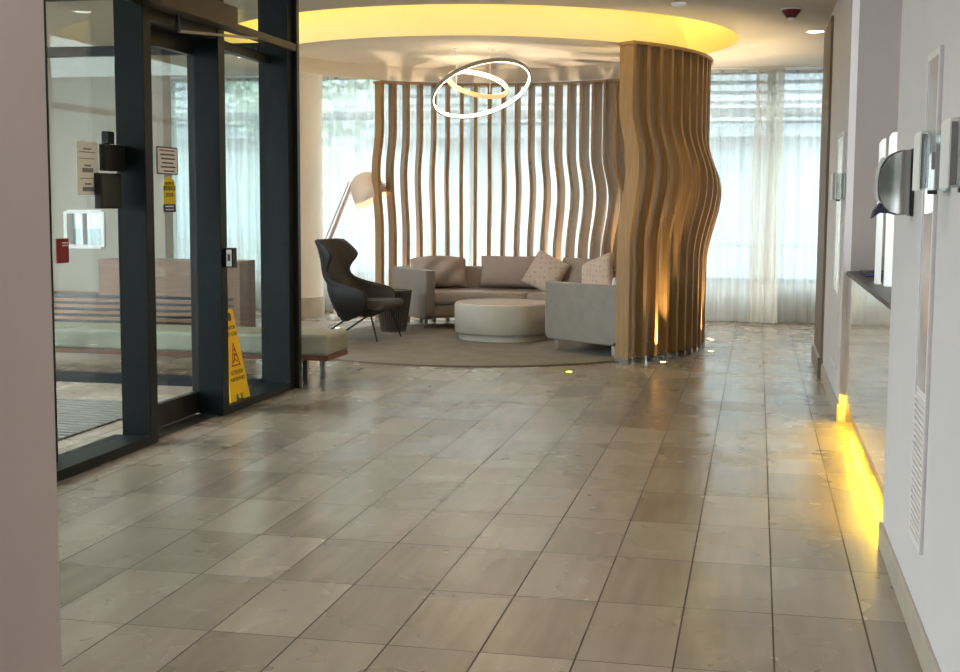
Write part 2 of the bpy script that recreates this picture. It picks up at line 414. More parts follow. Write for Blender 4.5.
# ------------------------------------------------------------------ curtains
def curtain(label, xa, xb, mat='curtain', y=15.81, amp=.035, pitch=.13, ph=0):
    t = thing('sheer_curtain', label, 'curtain', ((xa+xb)/2, y, 0), 'sheer curtains along the far windows')
    bm = NB(); n = int((xb-xa)/pitch*8); nz = 8; rows = []
    rnd = random.Random(round(xa*100)); p2 = rnd.uniform(0, 6)
    for j in range(nz+1):
        z = .03+(2.98-.03)*j/nz; row = []
        for i in range(n+1):
            x = xa+(xb-xa)*i/n; s = 2*pi*(x-xa)/pitch
            w = amp*(sin(s+ph+.35*sin(z*1.7+x*3))*.8+.45*sin(s*.47+p2+z*.3))*(1-.35*(j/nz)**2)
            row.append(bm.verts.new((x+.012*sin(s*.5+z*2+p2), y+w, z)))
        rows.append(row)
    for A, D in zip(rows, rows[1:]):
        for i in range(n): bm.faces.new((A[i], A[i+1], D[i+1], D[i]))
    obj('cloth', bm, mat, t, smooth=True)
    obj('header_tape', B(xa, xb, y-.012, y+.012, 2.955, 2.988), 'paper', t)
    return t
curtain('sheer white curtain beside the right wall, right of the dense overlap', .2, 1.16, ph=.5)
curtain('denser cream curtain strip where two sheers overlap, left of the rightmost curtain', -.07, .26, 'curtaind', 15.60, pitch=.075, amp=.02)
curtain('sheer white curtain just right of the wavy slat partition', -1.33, -.03, y=15.69)
curtain('sheer white curtain behind the right half of the wavy slats', -3.08, -1.23, ph=1)
curtain('sheer white curtain behind the left half of the wavy slats', -4.69, -2.98, ph=2, y=15.69)
curtain('sheer white curtain behind the giant floor lamp and wing chair', -5.7, -4.6, ph=.3)
curtain('sheer white curtain left of the round column, seen through the entrance glass', -8.05, -6.25, ph=1.2)
curtain('sheer white curtain farthest left, seen through the door glass', -9.8, -8.0, ph=1.7, y=15.69)
t = thing('curtain_track', 'slim white curtain track on the ceiling along the far windows', 'curtain track', (-4, 15.72, 2.995))
obj('rail', B(-9.9, 1.16, 15.55, 15.86, 2.993, 3.0), 'white', t)

# ------------------------------------------------------------------ wavy slat partition
t = thing('slat_partition', 'curved screen of tall wavy oak slats around the lounge', 'room divider', (CX, CY, 0))
R0, R1 = 2.19, 2.36
A0, A1, NS = R(-41.5), R(131.3), 42
def smooth_lerp(x, pts):
    for (a, va), (b, vb) in zip(pts, pts[1:]):
        if x <= b: q = max(0, (x-a)/(b-a)); return va+(vb-va)*q
    return pts[-1][1]
def bulge(z, zp):
    d = (z-zp); w = .72 if d < 0 else .5
    return 0 if abs(d) >= w else .5*(1+cos(pi*d/w))
for i in range(NS):
    a = A0+(A1-A0)*i/(NS-1); dg = math.degrees(a)
    zp = smooth_lerp(dg, [(-42, 1.78), (0, 1.54), (50, 1.46), (95, 1.6), (134, 1.8)])
    am = smooth_lerp(dg, [(-42, .10), (0, .13), (60, .13), (100, .10), (134, .10)])
    th = .020; er = Vector((cos(a), sin(a), 0)); et = Vector((-sin(a), cos(a), 0)); nz = 36
    bm = NB(); prev = None
    for j in range(nz+1):
        z = .055+(2.795-.055)*j/nz; s = am*bulge(z, zp)
        q = [bm.verts.new(Vector((CX, CY, z))+er*(r+s)+et*e) for r, e in ((R0, -th), (R1, -th), (R1, th), (R0, th))]
        if prev:
            for k in range(4): bm.faces.new((prev[k], prev[(k+1) % 4], q[(k+1) % 4], q[k]))
        else: bm.faces.new(q[::-1])
        prev = q
    bm.faces.new(prev)
    s = obj('slat', bm, 'oak', t)
    for p in s.data.polygons: p.use_smooth = False
    bm = NB(); q0 = None
    for z in (0, .056):
        q = [bm.verts.new(Vector((CX, CY, z))+er*r+et*e) for r, e in ((R0-.004, -th-.003), (R1+.004, -th-.003), (R1+.004, th+.003), (R0-.004, th+.003))]
        if q0:
            for k in range(4): bm.faces.new((q0[k], q0[(k+1) % 4], q[(k+1) % 4], q[k]))
            bm.faces.new(q)
        else: bm.faces.new(q[::-1])
        q0 = q
    obj('foot_cap', bm, 'chrome', s)['label'] = 'brushed steel foot cap'
obj('top_rail', arc(NB(), [(2.17, 2.795), (2.38, 2.795), (2.38, 2.822), (2.17, 2.822)], (CX, CY, 0), A0-R(.8), A1+R(.8), 96), 'oak', t)

# ------------------------------------------------------------------ rug, sofa, table
t = thing('round_rug', 'round grey brown carpet under the lounge seating', 'rug', (-2.78, 12.82, 0))
obj('pile', lathe(NB(), [(0, .014), (1.95, .014), (1.962, .008)], (-2.78, 12.82, 0), 128), 'rug', t)
obj('binding', lathe(NB(), [(1.955, .014), (1.975, .012), (1.98, 0)], (-2.78, 12.82, 0), 128), 'rugedge', t)

SC = (-2.85, 13.05, 0); a0, a1 = R(-38), R(128.5)
t = thing('curved_sofa', 'curved taupe leather sofa sweeping round the drum table inside the slats', 'sofa', SC)
obj('body', arc(NB(), rrect(1.19, 2.06, .13, .29, .04), SC, a0+R(2.5), a1-R(2.5), 48), 'seatleather', t, smooth=False)
obj('back_panel', arc(NB(), rrect(1.93, 2.08, .13, .675, .045), SC, a0+R(1), a1-R(1), 48), 'seatleather', t)
for k in range(3):
    b0 = a0+R(3.2)+(a1-a0-R(6.4))*k/3; b1 = a0+R(3.2)+(a1-a0-R(6.4))*(k+1)/3
    obj('seat_cushion', arc(NB(), rrect(1.15, 1.95, .275, .425, .055), SC, b0+R(.25), b1-R(.25), 20), 'seatleather', t, smooth=True)
for a, s in ((a0, -1), (a1, 1)):
    er = Vector((cos(a), sin(a), 0)); et = Vector((-sin(a), cos(a), 0))*s
    prof = [(1.12, .67), (1.12, .20)]+[(1.20-.08*cos(q), .20-.08*sin(q)) for q in (R(20), R(45), R(70), R(90))]+[(2.04, .12), (2.09, .18), (2.09, .67)]
    bm = NB(); f = []
    for off in (-.075, .035):
        f.append([bm.verts.new(Vector(SC)+er*r+et*off+Vector((0, 0, z))) for r, z in prof])
    n = len(prof); bm.faces.new(f[0]); bm.faces.new(f[1][::-1])
    for i in range(n): bm.faces.new((f[0][i], f[0][(i+1) % n], f[1][(i+1) % n], f[1][i]))
    obj('arm', bm, 'leather', t, bevel=.014, seg=3)
    for r in (1.24, 2.0):
        p = Vector(SC)+er*r-et*.02
        obj('leg', box(NB(), p.x-.018, p.x+.018, p.y-.018, p.y+.018, .012, .14), 'chrome', t)
for k in range(1, 4):
    a = a0+(a1-a0)*k/4
    for r in (1.26, 2.0):
        p = Vector(SC)+Vector((cos(a), sin(a), 0))*r
        obj('leg', box(NB(), p.x-.018, p.x+.018, p.y-.018, p.y+.018, .012, .14), 'chrome', t)

def pillow(bm, w, h, d, m, n=14, sag=0):
    """Soft square pillow in its own x-z plane, then placed by m."""
    for sgn in (1, -1):
        g = []
        for j in range(n+1):
            row = []
            for i in range(n+1):
                u, v = i/n*2-1, j/n*2-1
                th = d/2*max(0, (1-abs(u)**3.2))**.5*max(0, (1-abs(v)**3.2))**.5
                th *= 1+.08*sin(5*u+3*v)+sag*.25*(sin(7*u-4*v))
                pin = 1-.05*(1-abs(u))*abs(v)**6-.0; pu = 1-.05*(1-abs(v))*abs(u)**6
                x, z = u*w/2*pu*(1+.0), v*h/2*pin
                z -= sag*.05*(u*u)*(v > 0)
                row.append(bm.verts.new(m @ Vector((x, sgn*th, z))))
            g.append(row)
        for A, D in zip(g, g[1:]):
            for i in range(n): bm.faces.new((A[i], A[i+1], D[i+1], D[i]))
    bmesh.ops.remove_doubles(bm, verts=bm.verts, dist=.0005)
    return bm
def cushion(name, label, cat, ang, r, z, w, h, d, lean, mat, roll=0, sag=0, group=None, yaw=0):
    a = R(ang); p = Vector(SC)+Vector((cos(a), sin(a), 0))*r+Vector((0, 0, z))
    m = Matrix.Translation(p) @ Matrix.Rotation(a-pi/2+R(yaw), 4, 'Z') @ Matrix.Rotation(-R(lean), 4, 'X') @ Matrix.Rotation(R(roll), 4, 'Y')
    o = obj(name, pillow(NB(), w, h, d, m, sag=sag), mat, smooth=True, sub=1)
    tag(o, label, cat, group); return o, m
g = 'back cushions along the curved sofa'
cushion('back_cushion', 'creased taupe back cushion at the left end of the sofa', 'cushion', 115.5, 1.80, .625, .70, .40, .20, 14, 'cushion', sag=1, group=g)
cushion('back_cushion', 'smooth taupe back cushion in the middle of the sofa, left of patterned pillow', 'cushion', 88.5, 1.80, .625, .76, .39, .18, 12, 'cushion', group=g)
cushion('back_cushion', 'taupe back cushion toward the right, behind the two patterned pillows', 'cushion', 58, 1.80, .625, .74, .39, .18, 12, 'cushion', group=g)
def pattern_mat():
    t = NT('patterned_pillow_cloth'); p = t.n('ShaderNodeBsdfPrincipled'); p.inputs['Roughness'].default_value = .85
    tc = t.n('ShaderNodeTexCoord'); v = t.n('ShaderNodeTexVoronoi'); v.inputs['Scale'].default_value = 10; v.inputs['Randomness'].default_value = .25
    t.l(tc, 'Generated', v, 'Vector')
    r = t.n('ShaderNodeValToRGB'); r.color_ramp.elements[0].position = .22; r.color_ramp.elements[1].position = .34
    r.color_ramp.elements[0].color = lin((182, 164, 151)); r.color_ramp.elements[1].color = lin((206, 189, 176))
    t.l(v, 'Distance', r, 0); t.l(r, 0, p, 'Base Color'); t.l(p, 0, t.out, 0); return t.m
M['pattern'] = pattern_mat()
g = 'patterned pillows on the curved sofa'
cushion('throw_pillow', 'pale dotted throw pillow tilted on one corner beside the middle back cushion', 'pillow', 71.5, 1.60, .63, .46, .44, .17, 20, 'pattern', roll=24, group=g, yaw=6)
cushion('throw_pillow', 'pale dotted throw pillow leaning just above the right sofa arm', 'pillow', 39, 1.5, .64, .46, .44, .16, 18, 'pattern', roll=-22, group=g, yaw=10)
cushion('throw_pillow', 'small white throw pillow tucked behind the right sofa arm beside the slats', 'pillow', -22, 1.74, .60, .36, .36, .12, 14, 'white', roll=12, yaw=-8)

t = thing('drum_table', 'low round drum coffee table in grey with pale polished top', 'coffee table', (-2.58, 13.24, .014))
obj('drum', lathe(NB(), [(.0, .075), (.44, .075), (.49, .085), (.50, .1), (.50, .372), (.49, .38), (0, .38)], (-2.58, 13.24, 0), 96), 'tablebody', t, smooth=False, bevel=0)
obj('plinth', lathe(NB(), [(.455, .014), (.455, .08), (0, .08)], (-2.58, 13.24, 0), 96), 'tablebody', t)
obj('tabletop', lathe(NB(), [(0, .38), (.488, .38), (.492, .386), (.486, .392), (0, .392)], (-2.58, 13.24, 0), 96), 'tabletop', t)['label'] = 'pale polished stone tabletop'
for nm in ('drum', 'plinth', 'tabletop'):
    for p in bpy.data.objects[nm].data.polygons: p.use_smooth = abs(p.normal.z) < .5

# ------------------------------------------------------------------ slatted side table
t = thing('side_table', 'dark slatted octagonal side table beside the wing chair', 'side table', (-3.87, 13.62, .014))
cx, cy = -3.87, 13.62; N = 8; lo, hi = .145, .21
obj('tabletop', lathe(NB(), [(0, .44), (.17, .445), (hi-.01, .45), (hi, .455), (hi, .47), (.16, .47), (.15, .462), (0, .462)], (cx, cy, 0), N), 'slat', t)
obj('base_plate', lathe(NB(), [(0, .014), (lo, .014), (lo, .035), (0, .035)], (cx, cy, 0), N), 'slat', t)
obj('core', lathe(NB(), [(lo-.045, .03), (hi-.06, .445)], (cx, cy, 0), N), 'black', t)
bm = NB()
for k in range(N):
    for q in range(5):
        u = (q+.5)/5
        def P(r, z):
            p0 = Vector((cx+r*cos(2*pi*k/N), cy+r*sin(2*pi*k/N), z)); p1 = Vector((cx+r*cos(2*pi*(k+1)/N), cy+r*sin(2*pi*(k+1)/N), z)); return p0.lerp(p1, u)
        bar(bm, P(lo-.004, .03), P(hi-.006, .452), .011, .014)
obj('slatted_side', bm, 'slat', t)
obj('top_inset', lathe(NB(), [(.165, .4705), (.195, .4705), (.195, .472), (.165, .472), (.165, .4705)], (cx, cy, 0), N), 'black', t)

# ------------------------------------------------------------------ wing chair
t = thing('wing_chair', 'charcoal wingback armchair with thin black metal legs', 'armchair', (0, 0, 0))
def chair():
    # local axes: +x the way it faces, y across, z up
    keys = [  # z, back x, half width, reach of the sides at that height
        (.21, -.06, .25, .10), (.25, -.085, .27, .20), (.30, -.11, .29, .36), (.36, -.14, .305, .45), (.43, -.17, .312, .475), (.49, -.19, .312, .485),
        (.525, -.202, .306, .46), (.555, -.215, .297, .37), (.585, -.228, .28, .19), (.64, -.25, .25, .085), (.70, -.27, .235, .075), (.76, -.288, .235, .10),
        (.81, -.30, .245, .15), (.86, -.312, .258, .195), (.90, -.32, .262, .20), (.95, -.332, .26, .16), (1.0, -.344, .255, .11), (1.035, -.352, .248, .08)]
    nu = 30
    def P(k, u):
        z, xb, hw, ext = keys[k]; r = min(.14, ext*.8)
        L1 = ext-r; La = pi/2*r; L2 = hw-r; tot = L1+La+L2; s = abs(u)*tot; sg = 1 if u >= 0 else -1
        if s <= L2: x, y = xb, s
        elif s <= L2+La:
            q = (s-L2)/r; x, y = xb+r-r*cos(q), L2+r*sin(q)
        else: x, y = xb+r+(s-L2-La), hw
        y += .05*max(0, (x-xb)/.3)*(1 if z > .7 else .35)
        return Vector((x, sg*y, z))
    rows = [[P(k, i/nu*2-1) for i in range(nu+1)] for k in range(len(keys))]
    def shell(off, name, mat, inner):
        bm = NB(); V = []
        for k, row in enumerate(rows):
            vr = []
            for i, p in enumerate(row):
                a = row[min(i+1, nu)]-row[max(i-1, 0)]; b = rows[min(k+1, len(rows)-1)][i]-rows[max(k-1, 0)][i]
                nrm = a.cross(b).normalized()
                vr.append((bm.verts.new(p+nrm*off[0]), bm.verts.new(p+nrm*off[1])))
            V.append(vr)
        K = len(rows)
        for k in range(K-1):
            for i in range(nu):
                for s in (0, 1): bm.faces.new([V[k][i][s], V[k][i+1][s], V[k+1][i+1][s], V[k+1][i][s]])
        for k in range(K-1):
            for i in (0, nu): bm.faces.new([V[k][i][0], V[k+1][i][0], V[k+1][i][1], V[k][i][1]])
        for i in range(nu):
            for k in (0, K-1): bm.faces.new([V[k][i][0], V[k][i+1][0], V[k][i+1][1], V[k][i][1]])
        return obj(name, bm, mat, t, smooth=True, sub=1)
    shell((0, -.024), 'shell', 'charleather', False)
    shell((.024, .001), 'upholstery', 'char', True)['label'] = 'charcoal wool inner upholstery'
    bm = NB(); pts = rrect(-.13, .44, .335, .43, .045)
    prism(bm, pts, -.275, .275, 'y')
    for v in bm.verts: v.co.z += -.02*(.47-v.co.x)/.6; v.co.y *= 1-.12*max(0, (v.co.x-.3)/.17)
    obj('seat_cushion', bm, 'char', t, bevel=.015, seg=3)
    obj('seat_base', prism(NB(), [(-.08, .24), (.30, .30), (.33, .345), (-.12, .34)], -.26, .26, 'y'), 'charleather', t, bevel=.02)
    obj('back_seam', B(-.235, -.2, -.12, .12, .628, .638), 'black', t)
    for s in (-1, 1):
        obj('leg', tube(NB(), [(.27, s*.24, .35), (.385, s*.29, .016)], .0125, 8, r2=.009), 'black', t)
        obj('leg', tube(NB(), [(.27, s*.25, .345), (-.02, s*.262, .205), (-.31, s*.275, .018)], .0125, 8, r2=.009), 'black', t)
    obj('leg_rail', tube(NB(), [(.27, -.24, .345), (.27, .24, .345)], .012, 8), 'black', t)
chair()
t.location = (-4.06, 12.86, 0); t.rotation_euler = (0, 0, R(-9)); t.scale = (1, 1, 1)

# ------------------------------------------------------------------ giant floor lamp behind the chair
t = thing('giant_floor_lamp', 'oversized white desk-style floor lamp by the curtain behind the wing chair', 'floor lamp', (-4.98, 14.98, 0))
obj('base', lathe(NB(), [(0, 0), (.08, 0), (.08, .05), (.07, .06), (.03, .065), (.03, .12), (0, .12)], (-4.98, 14.98, 0), 32), 'white', t, smooth=False)
el = Vector((-5.10, 14.98, .86)); sh = Vector((-4.76, 14.98, 1.66))
obj('lower_arm', tube(NB(), [(-4.98, 14.98, .1), el], .016, 10), 'rosemetal', t)
bm = tube(NB(), [el, sh], .022, 10); tube(bm, [el+Vector((-.045, 0, .03)), sh+Vector((-.045, 0, .01))], .009, 8)
obj('upper_arm', bm, 'rosemetal', t)
bm = NB(); bmesh.ops.create_uvsphere(bm, u_segments=16, v_segments=8, radius=.045); bm.transform(Matrix.Translation(el)); obj('elbow_joint', bm, 'white', t, smooth=True)
bm = lathe(NB(), [(0, .02), (.06, .02), (.10, 0), (.145, -.06), (.165, -.14), (.178, -.22), (.172, -.22), (.155, -.13), (.09, -.02), (0, -.01)], (0, 0, 0), 32)
bm.transform(Matrix.Translation(sh+Vector((.10, 0, .06))) @ Matrix.Rotation(R(-30), 4, 'Y') @ Matrix.Diagonal((1.3, 1.3, 1.45, 1)))
obj('lamp_shade', bm, 'lampshade', t, smooth=True)
obj('shade_bracket', tube(NB(), [sh, sh+Vector((.03, 0, .06)), sh+Vector((.09, 0, .06))], .014, 8), 'white', t)

# ------------------------------------------------------------------ ring pendant
t = thing('ring_pendant', 'pendant light of two tilted glowing rings hanging above the lounge', 'pendant light', (-2.76, 13.0, 2.58))
def ring(c, rad, tilt, roll, w, h, name, emat, bodymat):
    m = Matrix.Translation(c) @ Matrix.Rotation(R(roll), 4, 'Y') @ Matrix.Rotation(R(tilt), 4, 'X')
    n = 72
    b = NB(); pr = [(rad+w, -h), (rad+w, h), (rad, h), (rad, -h)]
    rings = [[b.verts.new(m @ Vector((r*cos(2*pi*k/n), r*sin(2*pi*k/n), z))) for r, z in pr] for k in range(n)]
    for k in range(n):
        for i in range(4): b.faces.new((rings[k][i], rings[k][(i+1) % 4], rings[(k+1) % n][(i+1) % 4], rings[(k+1) % n][i]))
    o = obj(name, b, bodymat, t, smooth=False)
    b = NB(); pr = [(rad-.001, -h*.85), (rad-.001, h*.85), (rad-.008, h*.85), (rad-.008, -h*.85)]
    rings = [[b.verts.new(m @ Vector((r*cos(2*pi*k/n), r*sin(2*pi*k/n), z))) for r, z in pr] for k in range(n)]
    for k in range(n):
        for i in range(4): b.faces.new((rings[k][i], rings[k][(i+1) % 4], rings[(k+1) % n][(i+1) % 4], rings[(k+1) % n][i]))
    obj('light_strip', b, emat, o)['label'] = 'glowing inner light strip'
    return m
m1 = ring((-2.769, 13.0, 2.563), .507, -20.6, -21.4, .014, .019, 'large_ring', 'led', 'greymetal')
m2 = ring((-2.806, 13.0, 2.617), .305, 22, 18.2, .012, .022, 'small_ring', 'ledin', 'opal')
for p in ((-3.03, 13.0), (-2.68, 13.0)):
    zz = 2.5 if p[0] < -2.8 else 2.53
    obj('wire', tube(NB(), [(p[0], p[1], zz), (p[0], p[1], 2.97)], .003, 6), 'paper', t)
for p in (-3.03, -2.68): obj('ceiling_cap', lathe(NB(), [(0, 2.96), (.03, 2.96), (.03, 2.974), (0, 2.974)], (p, 13.0, 0), 20), 'white', t)

# ------------------------------------------------------------------ in-floor uplights and ceiling fittings
UP = [(-1.527, 10.796, 'in-floor uplight in the tiles in front of the rug'), (-.80, 11.68, 'in-floor uplight at the foot of the nearest outer slats'),
      (-.41, 12.66, 'in-floor uplight right of the slats, nearer of the two there'), (-.44, 13.75, 'in-floor uplight right of the slats, farther of the two there'),
      (-4.62, 13.95, 'in-floor uplight between the bench and the wing chair')]
for dg, lab in ((20, 'in-floor uplight on the window side of the slats, right end'), (45, 'in-floor uplight on the window side of the slats, behind the patterned pillows'),
                (72, 'in-floor uplight on the window side of the slats, behind the middle of the sofa'), (98, 'in-floor uplight on the window side of the slats, behind the left back cushion'),
                (122, 'in-floor uplight on the window side of the slats, left end')):
    UP.append((CX+2.53*cos(R(dg)), CY+2.53*sin(R(dg)), lab))
def spot(name, loc, tgt, energy, col, ang, blend=.5, size=.03):
    L = bpy.data.lights.new(name, 'SPOT'); L.energy = energy; L.color = col; L.spot_size = R(ang); L.spot_blend = blend; L.shadow_soft_size = size
    return L
def add_light(L, name, loc, tgt, parent):
    o = bpy.data.objects.new(name, L); put(o, parent); d = Vector(tgt)-Vector(loc)
    o.location = Vector(loc)-(rootloc(parent) if parent else Vector()); o.rotation_euler = d.to_track_quat('-Z', 'Y').to_euler(); return o
for x, y, lab in UP:
    t = thing('floor_uplight', lab, 'uplight', (x, y, 0), 'in-floor uplights around the lounge')
    obj('bezel', lathe(NB(), [(.027, .0), (.045, .0), (.045, .004), (.027, .004), (.027, 0)], (x, y, 0), 24), 'chrome', t)
    obj('lens', lathe(NB(), [(0, .002), (.027, .002)], (x, y, 0), 24), 'spotlens', t)
    d = math.hypot(x-CX, y-CY); far = (x, y) not in [u[:2] for u in UP[:5]]
    e, ang, tilt, col = (170, 95, .35, (1, .80, .54)) if far else (130, 52, .10, (1, .74, .36)) if -1 < x and d < 2.7 else (70, 70, .3, (1, .76, .42))
    add_light(spot('uplight_lamp', None, None, e, col, ang, .85, .012), 'uplight_lamp', (x, y, .03), (x+(CX-x)*tilt, y+(CY-y)*tilt, 3), t)
# uplights standing inside the screen behind the sofa throw the fan of beams over the drum
DL = [(.47, 12.45, 'bright recessed downlight beside the right wall near the brown column'), (-5.55, 13.6, 'recessed downlight seen through the entrance sidelight')]
def downlight(x, y, lab, e, r=.075, ang=130):
    t = thing('downlight', lab, 'downlight', (x, y, CH), 'recessed ceiling downlights')
    obj('trim_ring', lathe(NB(), [(r, CH), (r+.02, CH), (r+.018, CH-.006), (r, CH-.006), (r, CH)], (x, y, 0), 32), 'white', t)
    obj('lens', lathe(NB(), [(0, CH-.003), (r, CH-.003)], (x, y, 0), 32), 'downlens', t)
    add_light(spot('downlight_lamp', None, None, e, (1, .92, .84), ang, .8, .07), 'downlight_lamp', (x, y, CH-.02), (x, y, 0), t)
for x, y, lab in DL: downlight(x, y, lab, 25)
for i, (x, y) in enumerate([(-1.1, 2.6), (-1.1, 5.2), (-2.2, 6.9), (-.5, 3.9), (-1.0, 0)]):
    downlight(x, y, 'added fill downlight over the tiled corridor, out of view above', 28, ang=104)  # unseen lamps added to brighten the near floor and walls
for x, y in ((-4.6, 7.0), (-5.6, 8.3)): downlight(x, y, 'added fill downlight in the vestibule ceiling, out of view above', 110, ang=100)  # unseen lamps added to lift the dim vestibule floor
t = thing('smoke_detector', 'small white round ceiling disc near the yellow recess', 'ceiling sensor', (-.655, 10.55, CH))
obj('housing', lathe(NB(), [(.062, CH), (.062, CH-.012), (.045, CH-.028), (0, CH-.03)], (-.655, 10.55, 0), 24), 'white', t)
t = thing('fire_alarm_strobe', 'dark red fire alarm device on the ceiling near the right wall', 'fire alarm', (.22, 11.0, CH))
obj('base_ring', lathe(NB(), [(.085, CH), (.085, CH-.012), (0, CH-.012)], (.22, 11.0, 0), 24), 'white', t)
obj('strobe_body', lathe(NB(), [(.078, CH-.012), (.072, CH-.03), (.035, CH-.075), (0, CH-.075)], (.22, 11.0, 0), 24), 'maroon', t)
obj('lens_tip', lathe(NB(), [(.03, CH-.074), (.022, CH-.09), (0, CH-.092)], (.22, 11.0, 0), 24), 'white', t)

# ------------------------------------------------------------------ entrance glazing
XG = -3.6; XF = -3.43
def glazing(no, y0, y1, tz, label=None):
    bm = NB()
    box(bm, -3.66, XF, y0, y1, 0, .055)                      # sill rail
    if tz: box(bm, -3.64, -3.56, y0, y1, tz[0], tz[1])       # transom
    box(bm, -3.66, XF, y0, y1, 2.92, CH)
    f = struct('window_%d' % no, bm, 'frame', bevel=.003)
    for z0, z1 in (((.055, tz[0]), (tz[1], 2.92)) if tz else ((.055, 2.92),)):
        obj('window_glass', B(XG-.005, XG+.005, y0, y1, z0, z1), 'glass', f)
    return f
def post(no, y0, y1, x0=-3.66, x1=XF, mat='frame'):
    return struct('trim_%d' % no, B(x0, x1, y0, y1, 0, CH), mat, bevel=.003)
glazing(7, 4.2, 6.90, None); glazing(8, 8.055, 9.22, (2.44, 2.5))
post(3, 6.90, 7.0, -3.61); post(4, 7.95, 8.055, -3.6); post(5, 9.22, 9.32); post(6, 9.322, 9.38, -3.44, -3.395, 'black'); post(7, 6.06, 6.10, -3.64, -3.56)
struct('trim_8', B(-3.66, -3.44, 7.0, 7.95, 2.46, CH), 'black')
struct('trim_9', B(-3.47, -3.40, 8.055, 9.32, 2.535, 2.59), 'bronze', bevel=.003)
struct('trim_10', B(-3.7, -3.45, 7.0, 7.95, 0, .012), 'chrome')
# door leaf
bm = NB()
box(bm, -3.655, -3.605, 7.0, 7.09, .02, 2.46); box(bm, -3.655, -3.605, 7.965, 8.04, .02, 2.46)
box(bm, -3.655, -3.605, 7.09, 7.965, .02, .16); box(bm, -3.655, -3.605, 7.09, 7.965, 2.36, 2.46)
d = struct('door_1', bm, 'black', bevel=.003)
obj('door_glass', B(-3.634, -3.626, 7.09, 7.965, .16, 2.36), 'glass', d)
# door operator
t = thing('door_operator', 'long dark bronze automatic door operator box above the entrance door', 'door operator', (-3.43, 7.0, 2.55))
obj('housing', B(-3.438, -3.31, 6.88, 8.0, 2.52, 2.66), 'bronze', t, bevel=.004)
obj('end_cover', B(-3.438, -3.305, 6.55, 6.88, 2.515, 2.665), 'black', t, bevel=.004)
text_mesh('maker_mark', 'A', .045, 'chrome', t, facing_x(-3.3085, 6.95, 2.605))
bm = bar(NB(), (-3.40, 7.3, 2.425), (-3.40, 8.55, 2.535), .012, .016)
obj('arm', bm, 'greymetal', t); obj('arm_pivot', tube(NB(), [(-3.40, 7.3, 2.42), (-3.40, 7.3, 2.53)], .014, 10), 'black', t)
# vestibule: far glazed side, outer side
bm = NB(); box(bm, -6.6, -3.66, 9.20, 9.27, 0, .075); box(bm, -6.6, -3.66, 9.21, 9.26, 2.515, 2.59); box(bm, -6.6, -3.66, 9.2, 9.27, 2.94, CH)
for x in (-5.52, -6.6): box(bm, x, x+.07, 9.2, 9.27, 0, CH)
f = struct('window_9', bm, 'frame'); obj('window_glass', B(-6.6, -3.66, 9.23, 9.24, .075, 2.94), 'glass', f)
bm = NB()
for y in (3.0, 5.0, 7.1, 9.2): box(bm, -6.67, -6.6, y, y+.07, 0, CH)
box(bm, -6.67, -6.6, 3, 9.27, 0, .07); box(bm, -6.67, -6.6, 3, 9.27, 2.3, 2.36)
f = struct('window_10', bm, 'frame'); obj('window_glass', B(-6.64, -6.63, 3.0, 9.27, .07, CH), 'glass', f)
t = thing('entrance_mat', 'dark ribbed entrance mat on the vestibule floor', 'mat', (-4.4, 7.6, 0))
obj('mat_backing', B(-5.9, -4.02, 6.5, 8.36, 0, .006), 'matm', t)
bm = NB()
for i in range(21): box(bm, -5.9, -4.02, 6.5+i*.09, 6.545+i*.09, .006, .013)
obj('ribs', bm, 'ribs', t)

# things on the glass
t = thing('paper_notice', 'white printed paper notice taped to the left entrance glass', 'notice', (XG+.006, 6.54, 1.6))
obj('sheet', B(XG+.006, XG+.0075, 6.425, 6.655, 1.448, 1.74), 'paper', t)
bm = NB()
for z, a, b, h in ((1.70, .07, .16, .008), (1.683, .03, .2, .005), (1.648, .03, .19, .004), (1.61, .08, .15, .01), (1.585, .055, .175, .024), (1.54, .03, .19, .004), (1.51, .08, .15, .01), (1.482, .055, .175, .024)):
    box(bm, XG+.0075, XG+.008, 6.425+a, 6.425+b, z-h/2, z+h/2)
obj('print', bm, 'lightink', t)
t = thing('red_wall_sign', 'small dark red plaque at the left edge of the entrance glass', 'sign', (XG+.006, 6.24, 1.15))
obj('plate', B(XG+.006, XG+.016, 6.185, 6.305, 1.09, 1.22), 'red', t, bevel=.003)
bm = NB()
for z in (1.196, 1.182): box(bm, XG+.016, XG+.0166, 6.235, 6.295, z-.003, z+.003)
obj('print', bm, 'paper', t)
t = thing('card_reader', 'small black box, topmost of the three on the left door post', 'control box', (-3.55, 6.85, 1.78)); obj('box', B(XG+.006, -3.55, 6.70, 6.77, 1.735, 1.805), 'black', t, bevel=.003)
t = thing('card_reader', 'black box in the middle of the three on the left door post', 'control box', (-3.5, 6.87, 1.66)); obj('box', B(-3.59, -3.55, 6.66, 6.898, 1.585, 1.733), 'black', t, bevel=.004)
t = thing('card_reader', 'dark grey push plate box, lowest of the three on the left door post', 'control box', (-3.5, 6.85, 1.47)); obj('box', B(-3.59, -3.55, 6.60, 6.84, 1.375, 1.572), 'black', t, bevel=.004); obj('push_plate', B(-3.55, -3.547, 6.612, 6.828, 1.386, 1.56), 'darkgrey', t)
t = thing('door_notice', 'framed white notice with lines of text on the door glass', 'notice', (-3.62, 7.58, 1.66))
obj('sheet', B(-3.626, -3.622, 7.44, 7.735, 1.585, 1.755), 'ink', t)
obj('paper', B(-3.622, -3.621, 7.452, 7.723, 1.593, 1.747), 'paper', t)
b1, b2 = NB(), NB()
for i, (a, b) in enumerate(((.02, .24), (.035, .235), (.045, .24), (.055, .22), (.04, .245), (.08, .23))):
    z = 1.733-i*.0255
    box(b1 if i == 0 else b2, -3.621, -3.6205, 7.452+a, 7.452+b, z-.0045, z+.0045)
obj('red_print', b1, 'redink', t)['label'] = 'red top line of print'; obj('print', b2, 'ink', t)
